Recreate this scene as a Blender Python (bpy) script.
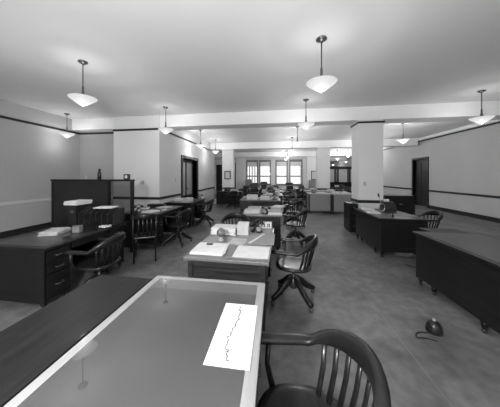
import bpy, bmesh, math, random
from mathutils import Vector, Matrix
random.seed(7)
PI = math.pi
S = bpy.context.scene
C = S.collection
for o in list(bpy.data.objects):
    bpy.data.objects.remove(o)

# ------------------------------------------------------------------ camera, world, light, exposure
cam = bpy.data.cameras.new('camera')
camo = bpy.data.objects.new('camera', cam)
C.objects.link(camo)
camo.location = (0, 0, 1.57)
camo.rotation_euler = (PI / 2, 0, math.radians(8.33))
cam.sensor_fit = 'HORIZONTAL'
cam.sensor_width = 36
cam.lens = 36 * 215 / 500
cam.shift_x = (250 - 242.5) / 500
cam.shift_y = -27.5 / 500
cam.clip_start = 0.02
S.camera = camo

w = bpy.data.worlds.new('daylight')
S.world = w
w.use_nodes = True
w.node_tree.nodes['Background'].inputs[0].default_value = (1, 1, 1, 1)
w.node_tree.nodes['Background'].inputs[1].default_value = 1.7

S.view_settings.view_transform = 'Standard'
S.view_settings.look = 'None'
S.view_settings.gamma = 1
S.view_settings.use_curve_mapping = False
S.view_settings.exposure = 0.2

FLASH = 340
LAMP = 9
GLOW = 6.5
BOWL = .5


def point_light(name, loc, power, radius):
    l = bpy.data.lights.new(name, 'POINT')
    l.energy = power
    l.shadow_soft_size = radius
    o = bpy.data.objects.new(name, l)
    o.location = loc
    C.objects.link(o)
    return o


point_light('photographers_flash', (-0.75, -0.35, 1.95), FLASH, 0.14)


def fill_light(loc, rz, sx, sy, power):
    l = bpy.data.lights.new('window_daylight', 'AREA')
    l.shape = 'RECTANGLE'
    l.size, l.size_y = sx, sy
    l.energy = power
    o = bpy.data.objects.new('window_daylight', l)
    o.location = loc
    o.rotation_euler = (PI / 2, 0, rz)      # shines towards +Y at rz = 180 degrees
    C.objects.link(o)


# added soft fill from behind the camera; the back wall has no windows
fill_light((-3.6, -2.1, 1.95), PI, 2.6, 2.0, 38)
fill_light((3.2, -2.1, 1.95), PI, 2.6, 2.0, 28)


# ------------------------------------------------------------------ materials (all greys: a black and white photograph)
def mat(name, g, rough=0.6, kind=None, g2=None, scale=4.0, coat=0.0, metal=0.0, bump=0.0, emit=0.0, axis='Y', spec=0.5):
    m = bpy.data.materials.new(name)
    m.use_nodes = True
    nt = m.node_tree
    b = nt.nodes['Principled BSDF']
    b.inputs['Base Color'].default_value = (g, g, g, 1)
    b.inputs['Roughness'].default_value = rough
    b.inputs['Metallic'].default_value = metal
    b.inputs['Coat Weight'].default_value = coat
    b.inputs['Coat Roughness'].default_value = 0.06
    b.inputs['Specular IOR Level'].default_value = spec
    if emit:
        b.inputs['Emission Color'].default_value = (1, 1, 1, 1)
        b.inputs['Emission Strength'].default_value = emit
    tc = nt.nodes.new('ShaderNodeTexCoord')
    mp = nt.nodes.new('ShaderNodeMapping')
    nz = nt.nodes.new('ShaderNodeTexNoise')
    nt.links.new(tc.outputs['Object'], mp.inputs[0])
    nt.links.new(mp.outputs[0], nz.inputs['Vector'])
    nz.inputs['Scale'].default_value = scale
    nz.inputs['Detail'].default_value = 5
    if kind == 'wood':
        mp.inputs['Scale'].default_value = {'Y': (14, 1, 14), 'X': (1, 14, 14), 'Z': (14, 14, 1)}[axis]
    if g2 is None:
        g2 = g * 1.12
    r = nt.nodes.new('ShaderNodeValToRGB')
    r.color_ramp.elements[0].position = 0.3
    r.color_ramp.elements[1].position = 0.7
    r.color_ramp.elements[0].color = (g, g, g, 1)
    r.color_ramp.elements[1].color = (g2, g2, g2, 1)
    nt.links.new(nz.outputs['Fac'], r.inputs[0])
    nt.links.new(r.outputs[0], b.inputs['Base Color'])
    if bump:
        bp = nt.nodes.new('ShaderNodeBump')
        bp.inputs['Strength'].default_value = bump
        bp.inputs['Distance'].default_value = 0.01
        nt.links.new(nz.outputs['Fac'], bp.inputs['Height'])
        nt.links.new(bp.outputs[0], b.inputs['Normal'])
    return m


M = {}
M['ceiling'] = mat('ceiling_plaster', .78, .9, g2=.80, scale=.5)
M['beam'] = mat('beam_plaster', .82, .9, scale=.7)
M['wall'] = mat('wall_paint', .78, .75, g2=.80, scale=1.2)
M['wall_dull'] = mat('alcove_grey', .40, .8, g2=.43, scale=1.2)  # darker grey than the other walls, for alcove and left wall
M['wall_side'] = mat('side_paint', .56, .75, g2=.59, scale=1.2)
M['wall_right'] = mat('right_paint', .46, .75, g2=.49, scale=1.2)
M['wall_far'] = mat('far_paint', .78, .75, g2=.81, scale=1.2)
M['column'] = mat('column_paint', .68, .7, g2=.72, scale=1.2)
M['trim'] = mat('dark_moulding', .015, .45, 'wood', g2=.03, scale=2, spec=.25)
M['wood'] = mat('dark_stained_wood', .006, .36, 'wood', g2=.015, scale=3, coat=.03, spec=.2)
M['wood_x'] = mat('dark_stained_wood_across', .012, .35, 'wood', g2=.036, scale=3, coat=.05, spec=.25, axis='X')
M['wood_mid'] = mat('brown_wood', .013, .4, 'wood', g2=.035, scale=3, coat=.05, spec=.3)
M['wood_top'] = mat('polished_wood_top', .012, .28, 'wood', g2=.024, scale=3, coat=.2, spec=.3)
M['edge'] = mat('pale_edge_banding', .20, .3, 'wood', g2=.25, scale=3, coat=.3)
M['edge_mid'] = mat('mid_edge_banding', .09, .3, 'wood', g2=.14, scale=3, coat=.3)
M['inlay'] = mat('desk_linoleum', .04, .12, g2=.05, scale=3, coat=1.0)
M['inlay'].node_tree.nodes['Principled BSDF'].inputs['Coat Roughness'].default_value = 0.01
M['inlay'].node_tree.nodes['Principled BSDF'].inputs['Coat IOR'].default_value = 1.9
M['inlay2'] = mat('green_grey_linoleum', .14, .3, g2=.18, scale=3, coat=.4)
M['chair'] = mat('chair_wood', .007, .3, 'wood', g2=.014, scale=3, coat=.06, spec=.3)
M['steel'] = mat('grey_steel', .22, .45, g2=.27, scale=2, coat=.1)
M['steel_light'] = mat('light_steel', .30, .5, g2=.36, scale=2)
M['black'] = mat('black_enamel', .008, .3, g2=.014, scale=8, coat=.15, spec=.35)
M['iron'] = mat('cast_iron', .03, .4, g2=.05, scale=8)
M['chrome'] = mat('bright_metal', .6, .25, metal=1.0)
M['brass'] = mat('lamp_brass', .14, .35, metal=.8)
M['paper'] = mat('paper', .56, .8, g2=.66, scale=9)
M['paper_old'] = mat('paper_worn', .36, .8, g2=.5, scale=9)
M['card'] = mat('card_grey', .22, .8, g2=.28, scale=9)
M['ink'] = mat('ink', .03, .7)
M['leather'] = mat('seat_leather', .03, .3, g2=.045, scale=30, coat=.2)
M['bowl'] = mat('opal_glass', .16, .35, emit=BOWL)
M['bulb'] = mat('bulb', .9, .5, emit=6)
M['key'] = mat('key_tops', .14, .5)
M['book'] = mat('book_cloth', .12, .7, g2=.2, scale=8)
M['ceramic'] = mat('ceramic', .09, .15, g2=.16, scale=10, coat=.8)

# floor: worn linoleum with mottling and sheet seams
fm = mat('linoleum_floor', .085, .5, g2=.185, scale=1.6, coat=.05)
nt = fm.node_tree
b = nt.nodes['Principled BSDF']
tc = [n for n in nt.nodes if n.type == 'TEX_COORD'][0]
n2 = nt.nodes.new('ShaderNodeTexNoise')
n2.inputs['Scale'].default_value = 9
n2.inputs['Detail'].default_value = 8
nt.links.new(tc.outputs['Object'], n2.inputs['Vector'])
r1 = [n for n in nt.nodes if n.type == 'VALTORGB'][0]
mx = nt.nodes.new('ShaderNodeMix')
mx.data_type = 'RGBA'
mx.blend_type = 'OVERLAY'
mx.inputs['Factor'].default_value = .65
nt.links.new(r1.outputs[0], mx.inputs['A'])
nt.links.new(n2.outputs['Fac'], mx.inputs['B'])
sx = nt.nodes.new('ShaderNodeSeparateXYZ')
nt.links.new(tc.outputs['Object'], sx.inputs[0])


def mth(op, a, bv, nt=nt):
    n = nt.nodes.new('ShaderNodeMath')
    n.operation = op
    if hasattr(a, 'links'):
        nt.links.new(a, n.inputs[0])
    else:
        n.inputs[0].default_value = a
    if hasattr(bv, 'links'):
        nt.links.new(bv, n.inputs[1])
    else:
        n.inputs[1].default_value = bv
    return n.outputs[0]


fx = mth('PINGPONG', mth('SUBTRACT', sx.outputs[0], 1.2), 0.915)
line = mth('LESS_THAN', fx, 0.006)
m2 = nt.nodes.new('ShaderNodeMix')
m2.data_type = 'RGBA'
nt.links.new(mth('MULTIPLY', line, 0.5), m2.inputs['Factor'])
nt.links.new(mx.outputs['Result'], m2.inputs['A'])
m2.inputs['B'].default_value = (.22, .22, .22, 1)
nt.links.new(m2.outputs['Result'], b.inputs['Base Color'])
M['floor'] = fm


def glassmat(name, g, thru, rough=.03):
    m = bpy.data.materials.new(name)
    m.use_nodes = True
    nt = m.node_tree
    nt.nodes.clear()
    out = nt.nodes.new('ShaderNodeOutputMaterial')
    mixn = nt.nodes.new('ShaderNodeMixShader')
    t = nt.nodes.new('ShaderNodeBsdfTransparent')
    t.inputs[0].default_value = (thru, thru, thru, 1)
    p = nt.nodes.new('ShaderNodeBsdfPrincipled')
    p.inputs['Base Color'].default_value = (g, g, g, 1)
    p.inputs['Roughness'].default_value = rough
    mixn.inputs[0].default_value = .25
    nt.links.new(t.outputs[0], mixn.inputs[1])
    nt.links.new(p.outputs[0], mixn.inputs[2])
    nt.links.new(mixn.outputs[0], out.inputs[0])
    return m


M['smoked'] = glassmat('smoked_glass', .03, .82)
M['pane'] = glassmat('window_glass', .6, .95)
M['frost'] = mat('frosted_glass', .30, .3, g2=.34, scale=2)
M['frost_light'] = mat('obscure_glass', .50, .3, g2=.54, scale=2)


# ------------------------------------------------------------------ mesh helpers
def NB():
    return bmesh.new()


def box(bm, x0, x1, y0, y1, z0, z1, bev=0.0, rot=None):
    r = bmesh.ops.create_cube(bm, size=1)
    vs = r['verts']
    for v in vs:
        v.co = Vector(((x0 + x1) / 2 + v.co.x * (x1 - x0), (y0 + y1) / 2 + v.co.y * (y1 - y0), (z0 + z1) / 2 + v.co.z * (z1 - z0)))
    if rot is not None:
        c = Vector(((x0 + x1) / 2, (y0 + y1) / 2, (z0 + z1) / 2))
        for v in vs:
            v.co = c + rot @ (v.co - c)
    if bev > 0:
        es = list({e for v in vs for e in v.link_edges})
        bmesh.ops.bevel(bm, geom=es, offset=bev, segments=2, profile=.6, affect='EDGES')
    return bm


def lathe(bm, prof, c=(0, 0, 0), n=24, axis='Z'):
    rings = []
    for r, z in prof:
        ring = []
        for i in range(n):
            a = 2 * PI * i / n
            p = Vector((r * math.cos(a), r * math.sin(a), z))
            if axis == 'X':
                p = Vector((p.z, p.x, p.y))
            elif axis == 'Y':
                p = Vector((p.x, p.z, p.y))
            ring.append(bm.verts.new(p + Vector(c)))
        rings.append(ring)
    for a, b_ in zip(rings, rings[1:]):
        for i in range(n):
            bm.faces.new((a[i], a[(i + 1) % n], b_[(i + 1) % n], b_[i]))
    bm.faces.new(rings[0][::-1])
    bm.faces.new(rings[-1])
    return bm


def sweep(bm, pts, sec, up=Vector((0, 0, 1)), n=8):
    """sec(i, t) -> (half width, half height); an oval section swept along pts"""
    pts = [Vector(p) for p in pts]
    rings = []
    N = len(pts)
    for i, p in enumerate(pts):
        d = (pts[min(i + 1, N - 1)] - pts[max(i - 1, 0)]).normalized()
        u = up if abs(d.dot(up)) < .95 else Vector((1, 0, 0))
        s = d.cross(u).normalized()
        v = s.cross(d).normalized()
        hw, hh = sec(i / (N - 1))
        ring = []
        for k in range(n):
            a = 2 * PI * (k + .5) / n
            ca, sa = math.cos(a), math.sin(a)
            ca = math.copysign(abs(ca) ** .7, ca)
            sa = math.copysign(abs(sa) ** .7, sa)
            ring.append(bm.verts.new(p + s * hw * ca + v * hh * sa))
        rings.append(ring)
    for a, b_ in zip(rings, rings[1:]):
        for i in range(n):
            bm.faces.new((a[i], a[(i + 1) % n], b_[(i + 1) % n], b_[i]))
    bm.faces.new(rings[0][::-1])
    bm.faces.new(rings[-1])
    return bm


def tube(bm, pts, r, n=8):
    return sweep(bm, pts, lambda t: (r, r), n=n)


def obj(name, bm, m, parent=None, smooth=False, loc=None):
    bmesh.ops.recalc_face_normals(bm, faces=bm.faces[:])
    me = bpy.data.meshes.new(name)
    bm.to_mesh(me)
    bm.free()
    me.materials.append(m if not isinstance(m, str) else M[m])
    if smooth:
        for p in me.polygons:
            p.use_smooth = True
    o = bpy.data.objects.new(name, me)
    C.objects.link(o)
    if parent:
        o.parent = parent
    if loc:
        o.location = loc
    return o


def thing(name, label, cat, loc=(0, 0, 0), rz=0, group=None):
    o = bpy.data.objects.new(name, None)
    o.empty_display_size = .1
    C.objects.link(o)
    o.location = loc
    o.rotation_euler = (0, 0, rz)
    o['label'] = label
    o['category'] = cat
    if group:
        o['group'] = group
    return o


def tag(o, label, cat, group=None, loc=None, rz=None):
    o['label'] = label
    o['category'] = cat
    if group:
        o['group'] = group
    if loc:
        o.location = loc
    if rz is not None:
        o.rotation_euler = (0, 0, rz)
    return o


def struct(name, bm, m, parent=None):
    o = obj(name, bm, m, parent)
    if not parent:
        o['kind'] = 'structure'
    return o


_used = {}


def place(proto, label, loc, rz=0, group=None):
    """first use moves the thing itself, later uses copy it with its parts and sub-parts"""
    if proto.name not in _used:
        _used[proto.name] = 1
        r = proto
    else:
        r = proto.copy()
        C.objects.link(r)
        for ch in _kids[proto.name]:
            c_ = ch[0].copy()
            C.objects.link(c_)
            c_.parent = r
            for g in ch[1]:
                d = g.copy()
                C.objects.link(d)
                d.parent = c_
    r.location = loc
    r.rotation_euler = (0, 0, rz)
    r['label'] = label
    if group:
        r['group'] = group
    return r


_kids = {}


def proto(root):
    _kids[root.name] = [(c_, list(c_.children)) for c_ in root.children]
    return root


def refresh_kids():
    bpy.context.view_layer.update()


# ------------------------------------------------------------------ the room
CZ = 3.5          # ceiling
XL, XR = -6.8, 7.45
YB, YF, YW = -2.2, 18.2, 30.0     # back wall, window wall, end of the right wing
BZ = 3.13         # beam underside

struct('floor', box(NB(), XL - .3, XR + .3, YB - .3, YW + .3, -.2, 0), 'floor')
struct('ceiling', box(NB(), XL - .3, XR + .3, YB - .3, YW + .3, CZ, CZ + .2), 'ceiling')
struct('wall_back', box(NB(), XL - .3, XR + .3, YB - .25, YB, 0, CZ), 'wall')
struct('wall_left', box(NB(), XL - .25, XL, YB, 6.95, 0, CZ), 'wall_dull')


# alcove back wall and the bright wall facing the camera
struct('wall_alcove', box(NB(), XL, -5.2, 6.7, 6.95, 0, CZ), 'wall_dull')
struct('wall_facing', box(box(NB(), -5.2, -3.85, 6.36, 6.95, 0, CZ), -3.85, -3.6, 6.36, 6.38, 0, CZ), 'wall')


def wall_x(name, x0, x1, y0, y1, m, openings=()):
    """wall slab lying along Y between x0..x1 with rectangular openings (ya, yb, za, zb)"""
    bm = NB()
    y = y0
    for ya, yb, za, zb in sorted(openings):
        box(bm, x0, x1, y, ya, 0, CZ)
        if za > 0:
            box(bm, x0, x1, ya, yb, 0, za)
        box(bm, x0, x1, ya, yb, zb, CZ)
        y = yb
    box(bm, x0, x1, y, y1, 0, CZ)
    return struct(name, bm, m)


def wall_y(name, y0, y1, x0, x1, m, openings=()):
    bm = NB()
    x = x0
    for xa, xb, za, zb in sorted(openings):
        box(bm, x, xa, y0, y1, 0, CZ)
        if za > 0:
            box(bm, xa, xb, y0, y1, 0, za)
        box(bm, xa, xb, y0, y1, zb, CZ)
        x = xb
    box(bm, x, x1, y0, y1, 0, CZ)
    return struct(name, bm, m)


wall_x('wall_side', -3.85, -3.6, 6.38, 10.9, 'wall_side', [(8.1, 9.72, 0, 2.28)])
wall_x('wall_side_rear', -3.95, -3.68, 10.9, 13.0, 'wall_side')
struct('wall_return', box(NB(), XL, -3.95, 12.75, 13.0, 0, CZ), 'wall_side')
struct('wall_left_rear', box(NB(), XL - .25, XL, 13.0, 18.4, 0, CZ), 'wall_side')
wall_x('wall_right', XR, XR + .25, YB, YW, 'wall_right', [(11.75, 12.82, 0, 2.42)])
wins = [(-2.3, -1.38), (-1.2, -.3), (.17, 1.09), (1.3, 2.28)]
wall_y('wall_far', YF, YF + .25, XL, 3.75, 'wall_far', [(a, b_, .85, 2.85) for a, b_ in wins] + [(-5.0, -4.35, 0, 2.55)])
struct('wall_wing', box(NB(), 3.5, 3.75, YF + .25, YW, 0, CZ), 'wall_far')
struct('wall_end', box(NB(), 3.5, XR + .25, YW, YW + .25, 0, CZ), 'wall_far')


# windows
def window(i, a, b_, lines):
    f = NB()
    z0, z1 = .85, 2.85
    y0, y1 = YF + .04, YF + .12
    for xx in (a, b_ - .06):
        box(f, xx, xx + .06, y0, y1, z0, z1)
    box(f, a, b_, y0, y1, z0, z0 + .07)
    box(f, a, b_, y0, y1, z1 - .1, z1)
    box(f, a + .06, b_ - .06, y0 - .01, y1, 1.50, 1.6)
    box(f, a + .06, b_ - .06, y0, y1, 2.4, 2.43)
    for k in range(lines):
        xx = a + (b_ - a) * (k + 1) / (lines + 1)
        box(f, xx - .035, xx + .035, y0, y1, 1.6 if lines < 2 else z0, z1)
    w_ = struct('window_%d' % i, f, 'steel')
    obj('pane', box(NB(), a + .06, b_ - .06, y0 + .03, y0 + .036, z0 + .07, z1 - .1), 'pane', w_)
    s = box(NB(), a - .06, b_ + .06, YF - .07, YF + .04, z0 - .05, z0, .008)
    obj('window_sill', s, 'wood_mid', w_)
    obj('roller_blind', box(NB(), a + .06, b_ - .06, y0 - .012, y0 - .008, 2.44, z1 - .1), 'wall_far', w_)
    c_ = NB()
    box(c_, a - .05, a, YF - .03, YF + .03, z0, z1 + .09)
    box(c_, b_, b_ + .05, YF - .03, YF + .03, z0, z1 + .09)
    box(c_, a, b_, YF - .03, YF + .03, z1, z1 + .09)
    obj('window_casing', c_, 'steel', w_)


for i, (a, b_) in enumerate(wins):
    window(i + 1, a, b_, 3 if i == 0 else 0)

# doors ----- door_1: in the left side wall
bm = NB()
box(bm, -3.85, -3.56, 7.98, 8.1, 0, 2.40, .01)
box(bm, -3.85, -3.56, 9.72, 9.84, 0, 2.40, .01)
box(bm, -3.85, -3.56, 8.1, 9.72, 2.28, 2.40, .01)
struct('trim_1', bm, 'trim')
bm = NB()
for ya, yb in ((8.1, 8.22), (8.85, 8.97), (9.6, 9.72)):
    box(bm, -3.83, -3.78, ya, yb, .02, 2.28)
box(bm, -3.83, -3.78, 8.22, 9.6, .02, .75)
box(bm, -3.83, -3.78, 8.22, 9.6, 2.16, 2.28)
d = struct('door_1', bm, 'trim')
obj('glass_panel', box(NB(), -3.81, -3.80, 8.22, 8.85, .75, 2.16), 'frost', d)
obj('glass_panel', box(NB(), -3.81, -3.80, 8.97, 9.6, .75, 2.16), 'frost', d)
obj('door_handle', lathe(NB(), [(.012, 0), (.012, .04), (.03, .045), (.03, .07), (.01, .08)], (-3.78, 8.91, 1.02), 12, 'X'), 'brass', d, True)
# door_2: right wall
bm = NB()
box(bm, XR - .04, XR + .2, 11.65, 11.75, 0, 2.52, .01)
box(bm, XR - .04, XR + .2, 12.82, 12.92, 0, 2.52, .01)
box(bm, XR - .04, XR + .2, 11.75, 12.82, 2.42, 2.52, .01)
struct('trim_2', bm, 'trim')
bm = NB()
box(bm, XR + .1, XR + .13, 11.75, 12.82, 0.01, 2.42)
for za, zb in ((.2, .9), (1.05, 2.25)):
    for ya, yb in ((11.87, 12.23), (12.34, 12.7)):
        box(bm, XR + .085, XR + .1, ya, yb, za, zb, .008)
d = struct('door_2', bm, 'trim')
obj('door_handle', lathe(NB(), [(.012, 0), (.012, -.05), (.03, -.055), (.03, -.08), (.01, -.085)], (XR + .1, 12.74, 1.0), 12, 'X'), 'brass', d, True)
# door_3: dark door in the far left corner
bm = NB()
box(bm, -5.0, -4.35, YF + .08, YF + .13, .01, 2.55)
for za, zb in ((.2, .95), (1.1, 2.4)):
    box(bm, -4.9, -4.45, YF + .06, YF + .08, za, zb, .01)
d = struct('door_3', bm, 'trim')
obj('door_handle', lathe(NB(), [(.012, 0), (.012, -.05), (.03, -.055), (.03, -.08), (.01, -.085)], (-4.43, YF + .08, 1.0), 12, 'Y'), 'brass', d, True)


# chair rails, picture rails and baseboards
def rails(n, pieces, m='trim'):
    bm = NB()
    for p in pieces:
        box(bm, *p, .006)
    return struct('trim_%d' % n, bm, m)


RZ = (.82, .90)
PZ = (3.03, 3.09)
rails(3, [(-5.2, -3.58, 6.335, 6.36, *RZ), (-3.6, -3.575, 6.36, 7.98, *RZ), (-3.6, -3.575, 9.84, 10.9, *RZ), (-3.68, -3.655, 10.9, 13.0, *RZ)])
rails(4, [(-5.2, -3.57, 6.32, 6.36, *PZ), (-3.6, -3.56, 6.36, 10.9, *PZ), (-3.68, -3.64, 10.9, 13.0, *PZ)])
rails(5, [(XL, -5.2, 6.66, 6.7, *PZ), (XL, XL + .04, YB, 6.66, *PZ)])
rails(6, [(XR - .025, XR, YB, 11.65, *RZ), (XR - .025, XR, 12.92, YW, *RZ)])
rails(7, [(XR - .03, XR, YB, YW, 3.33, 3.38)])
rails(8, [(XR - .16, XR, YB, YW, 3.38, CZ)], 'beam')
rails(9, [(XL, XL + .02, YB, 6.66, *RZ), (XL, -5.2, 6.68, 6.7, *RZ)], 'wall_side')
for nm, p in dict(left=(XL, XL + .02, YB, 6.68), facing=(-5.2, -3.6, 6.34, 6.36), right=(XR - .02, XR, YB, 11.65), right_rear=(XR - .02, XR, 12.92, YW),
                  side=(-3.6, -3.58, 6.36, 7.98), side_rear=(-3.68, -3.66, 10.9, 13.0), far=(-4.3, 3.75, YF - .02, YF)).items():
    struct('baseboard_' + nm, box(NB(), *p, 0, .16, .005), 'trim')
# pale header over the windows
rails(10, [(XL, 3.75, YF - .05, YF, 3.0, 3.05)], 'wall_side')


# beams and columns
def beam(n, y0, y1, x0=XL, x1=XR - .16):
    bm = box(NB(), x0, x1, y0, y1, BZ, CZ, .0)
    struct('trim_%d' % n, bm, 'beam')


beam(11, 6.40, 6.95)
beam(12, 12.2, 12.75)
beam(13, 17.4, 17.85, XL, 3.75)
beam(14, 17.4, 17.85, 3.75)
beam(15, 23.0, 23.5, 3.75)
beam(16, .1, .6)


def column(n, x0, y0, s=.64):
    t = box(NB(), x0, x0 + s, y0, y0 + s * .85, 0, BZ)
    o = struct('trim_%d' % n, t, 'column')
    c_ = NB()
    box(c_, x0 - .03, x0 + s + .03, y0 - .03, y0 + s * .85 + .03, 3.04, 3.09, .008)
    obj('capital_moulding', c_, 'trim' if y0 < 7 else 'wall_side', o)
    c_ = NB()
    box(c_, x0 - .02, x0 + s + .02, y0 - .02, y0 + s * .85 + .02, .82, .90, .006)
    obj('chair_rail', c_, 'trim', o)
    obj('baseboard', box(NB(), x0 - .02, x0 + s + .02, y0 - .02, y0 + s * .85 + .02, 0, .16, .006), 'trim', o)
    return o


column(17, 2.34, 6.42)
column(18, 2.36, 12.2)
column(19, -2.98, 12.2)
# little pier behind the picture
struct('trim_20', box(NB(), 2.62, 3.75, 17.75, 18.2, 0, CZ), 'wall_far')
struct('trim_21', box(NB(), -3.2, -2.5, 17.95, 18.2, 0, CZ), 'wall_far')


# switch plates
def switch(name, label, loc, rz):
    t = thing(name, label, 'light switch', loc, rz)
    obj('plate', box(NB(), -.035, .035, -.008, 0, -.06, .06, .003), 'paper_old', t)
    for z in (-.02, .02):
        obj('button', lathe(NB(), [(.009, 0), (.009, -.006), (.006, -.01)], (0, -.008, z), 10, 'Y'), 'chrome', t, True)


switch('switch_plate', 'small switch plate on the front of the square column', (2.5, 6.42, 1.35), 0)
switch('switch_plate', 'small switch plate on the bright wall left of the dark doorway', (-4.15, 6.36, 1.36), 0)
switch('switch_plate', 'small switch plate on the receding side wall near the dark doorway', (-3.6, 7.5, 1.42), PI / 2)


# ------------------------------------------------------------------ pendant lamps
def make_lamp():
    t = thing('pendant_lamp', '', 'lamp')
    obj('ceiling_rose', lathe(NB(), [(.07, 0), (.075, -.015), (.05, -.03), (.02, -.05)], (0, 0, 0), 20), 'brass', t, True)
    obj('rod', lathe(NB(), [(.009, 0), (.009, -.38), (.016, -.39), (.018, -.48), (.032, -.54), (.032, -.57), (.009, -.58)], (0, 0, -.03), 10), 'brass', t, True)
    # shallow pointed opal bowl with a rolled rim
    out = [(.016, -.75), (.03, -.745), (.07, -.722), (.11, -.694), (.15, -.664), (.182, -.638), (.2, -.624), (.206, -.615), (.202, -.61)]
    inn = [(.192, -.618), (.17, -.632), (.13, -.66), (.09, -.69), (.02, -.73)]
    obj('bowl', lathe(NB(), out + inn, (0, 0, 0), 32), 'bowl', t, True)
    h = NB()
    for k in range(3):
        a = 2 * PI * k / 3
        tube(h, [(.012 * math.cos(a), .012 * math.sin(a), -.57), (.10 * math.cos(a), .10 * math.sin(a), -.605), (.195 * math.cos(a), .195 * math.sin(a), -.613)], .004, 6)
    obj('bracket', h, 'brass', t, True)
    obj('finial', lathe(NB(), [(.004, -.768), (.012, -.76), (.012, -.745)], (0, 0, 0), 12), 'brass', t, True)
    return proto(t)


lamp = make_lamp()
lamp_spots = [
    (.66, 3.15, 'white bowl pendant lamp, largest one near the top right of centre'),
    (-3.19, 3.2, 'large white bowl pendant lamp hanging nearest at the upper left'),
    (.80, 5.6, 'bowl pendant lamp just before the cross beam, right of centre'),
    (-3.0, 5.65, 'bowl pendant lamp hanging in front of the bright left wall'),
    (-6.34, 5.8, 'bowl pendant lamp by the grey alcove at the far left'),
    (4.65, 5.6, 'bowl pendant lamp before the cross beam, right of the square column'),
    (.9, 8.6, 'bowl pendant lamp just behind the cross beam, in the middle row'),
    (-3.05, 8.7, 'bowl pendant lamp near the dark doorway in the left wall'),
    (4.6, 8.5, 'bowl pendant lamp right of the square column, in front of the right wall'),
    (.9, 11.0, 'second bowl pendant lamp behind the cross beam, in the middle row'),
    (-3.05, 11.0, 'bowl pendant lamp beside the far end of the left side wall'),
    (4.6, 11.2, 'bowl pendant lamp in the right row, hidden behind the square column'),
    (.9, 14.5, 'third bowl pendant lamp behind the cross beam, in the middle row'),
    (-3.05, 14.5, 'bowl pendant lamp beyond the column with the framed notice'),
    (4.6, 14.3, 'small bowl pendant lamp just right of the distant white column'),
    (.9, 16.6, 'bowl pendant lamp closest to the bright windows'),
    (4.6, 16.6, 'bowl pendant lamp over the desks before the dark glazed partition'),
    (6.4, 16.4, 'bowl pendant lamp near the right wall before the dark glazed partition'),
    (4.6, 20.5, 'tiny bowl pendant lamp just beyond the dark glazed partition, left row'),
    (6.4, 20.5, 'tiny bowl pendant lamp just beyond the dark glazed partition, right row'),
    (4.9, 25.5, 'tiniest bowl pendant lamp at the end of the right wing, left row'),
    (6.6, 25.5, 'tiniest bowl pendant lamp at the end of the right wing, right row'),
]
for x, y, lb in lamp_spots:
    place(lamp, lb, (x, y, CZ), 0, 'bowl pendant lamps hanging from the ceiling')
    far = 1 if y < 8 else (3.6 if y < 18 else 2.2)
    if x < -3 and y > 8:
        far = 2.2
    point_light('lamp_bulb_light', (x, y, CZ - .61), LAMP * min(far, 2.6 if y < 18 else .9), .06)
    point_light('opal_bowl_glow', (x, y, CZ - .86), GLOW * far, .04)


# ------------------------------------------------------------------ desks
def make_desk(name, label, wd, ln, wood='wood', edge='edge', inlay='inlay', end='wood_x', H=.76, legs=True, pw=.38):
    """flat topped double pedestal desk, drawers facing +x, length along y; centre at the origin"""
    t = thing(name, label, 'desk')
    x0, x1, y0, y1 = -wd / 2, wd / 2, -ln / 2, ln / 2
    top = obj('desktop', box(NB(), x0, x1, y0, y1, H - .035, H, .008), edge, t)
    e = .055
    obj('inlay', box(NB(), x0 + e, x1 - e, y0 + e, y1 - e, H, H + .003), inlay, top)
    px0, px1 = x0 + .04, x1 - .04
    for s, (a, b_) in enumerate(((y0 + .04, y0 + .04 + pw), (y1 - .04 - pw, y1 - .04))):
        bm = box(NB(), px0, px1 - .02, a, b_, .12, H - .035)
        # panelled end and corner posts
        ye = a if s == 0 else b_
        sg = -1 if s == 0 else 1
        for xx in (px0, px1 - .05):
            box(bm, xx, xx + .05, min(ye, ye + sg * .018), max(ye, ye + sg * .018), .1, H - .035, .003)
        for za, zb in ((.12, .2), (H - .09, H - .035)):
            box(bm, px0 + .05, px1 - .05, min(ye, ye + sg * .014), max(ye, ye + sg * .014), za, zb, .003)
        obj('pedestal', bm, end, t)
        hs = [.14, .14, .27] if s == 0 else [.135, .135, .28]
        z = H - .05
        for h in hs:
            dr = obj('drawer', box(NB(), px1 - .025, px1, a + .02, b_ - .02, z - h + .012, z, .004), wood, t)
            hb = NB()
            ym = (a + b_) / 2
            tube(hb, [(px1, ym - .05, z - h / 2), (px1 + .022, ym - .04, z - h / 2 - .006), (px1 + .022, ym + .04, z - h / 2 - .006), (px1, ym + .05, z - h / 2)], .006, 6)
            obj('handle', hb, 'brass', dr, True)
            z -= h
        if legs:
            for xx in (px0 + .03, px1 - .05):
                for yy in (a + .03, b_ - .03):
                    lg = obj('leg', lathe(NB(), [(.02, .045), (.026, .08), (.026, .125)], (xx, yy, 0), 10), wood, t, True)
                    obj('caster', lathe(NB(), [(.012, -.012), (.022, -.012), (.022, .012), (.012, .012)], (xx, yy, .0225), 12, 'Y'), 'iron', lg, True)
    cd = obj('centre_drawer', box(NB(), px1 - .03, px1 - .005, y0 + .04 + pw + .01, y1 - .04 - pw - .01, H - .12, H - .045, .004), wood, t)
    obj('modesty_panel', box(NB(), px0 + .0, px0 + .02, y0 + .04 + pw, y1 - .04 - pw, .12, H - .035), wood, t)
    obj('apron', box(NB(), px0 + .02, px1 - .03, y0 + .04 + pw, y1 - .04 - pw, H - .05, H - .036), wood, t)
    return proto(t)


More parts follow.
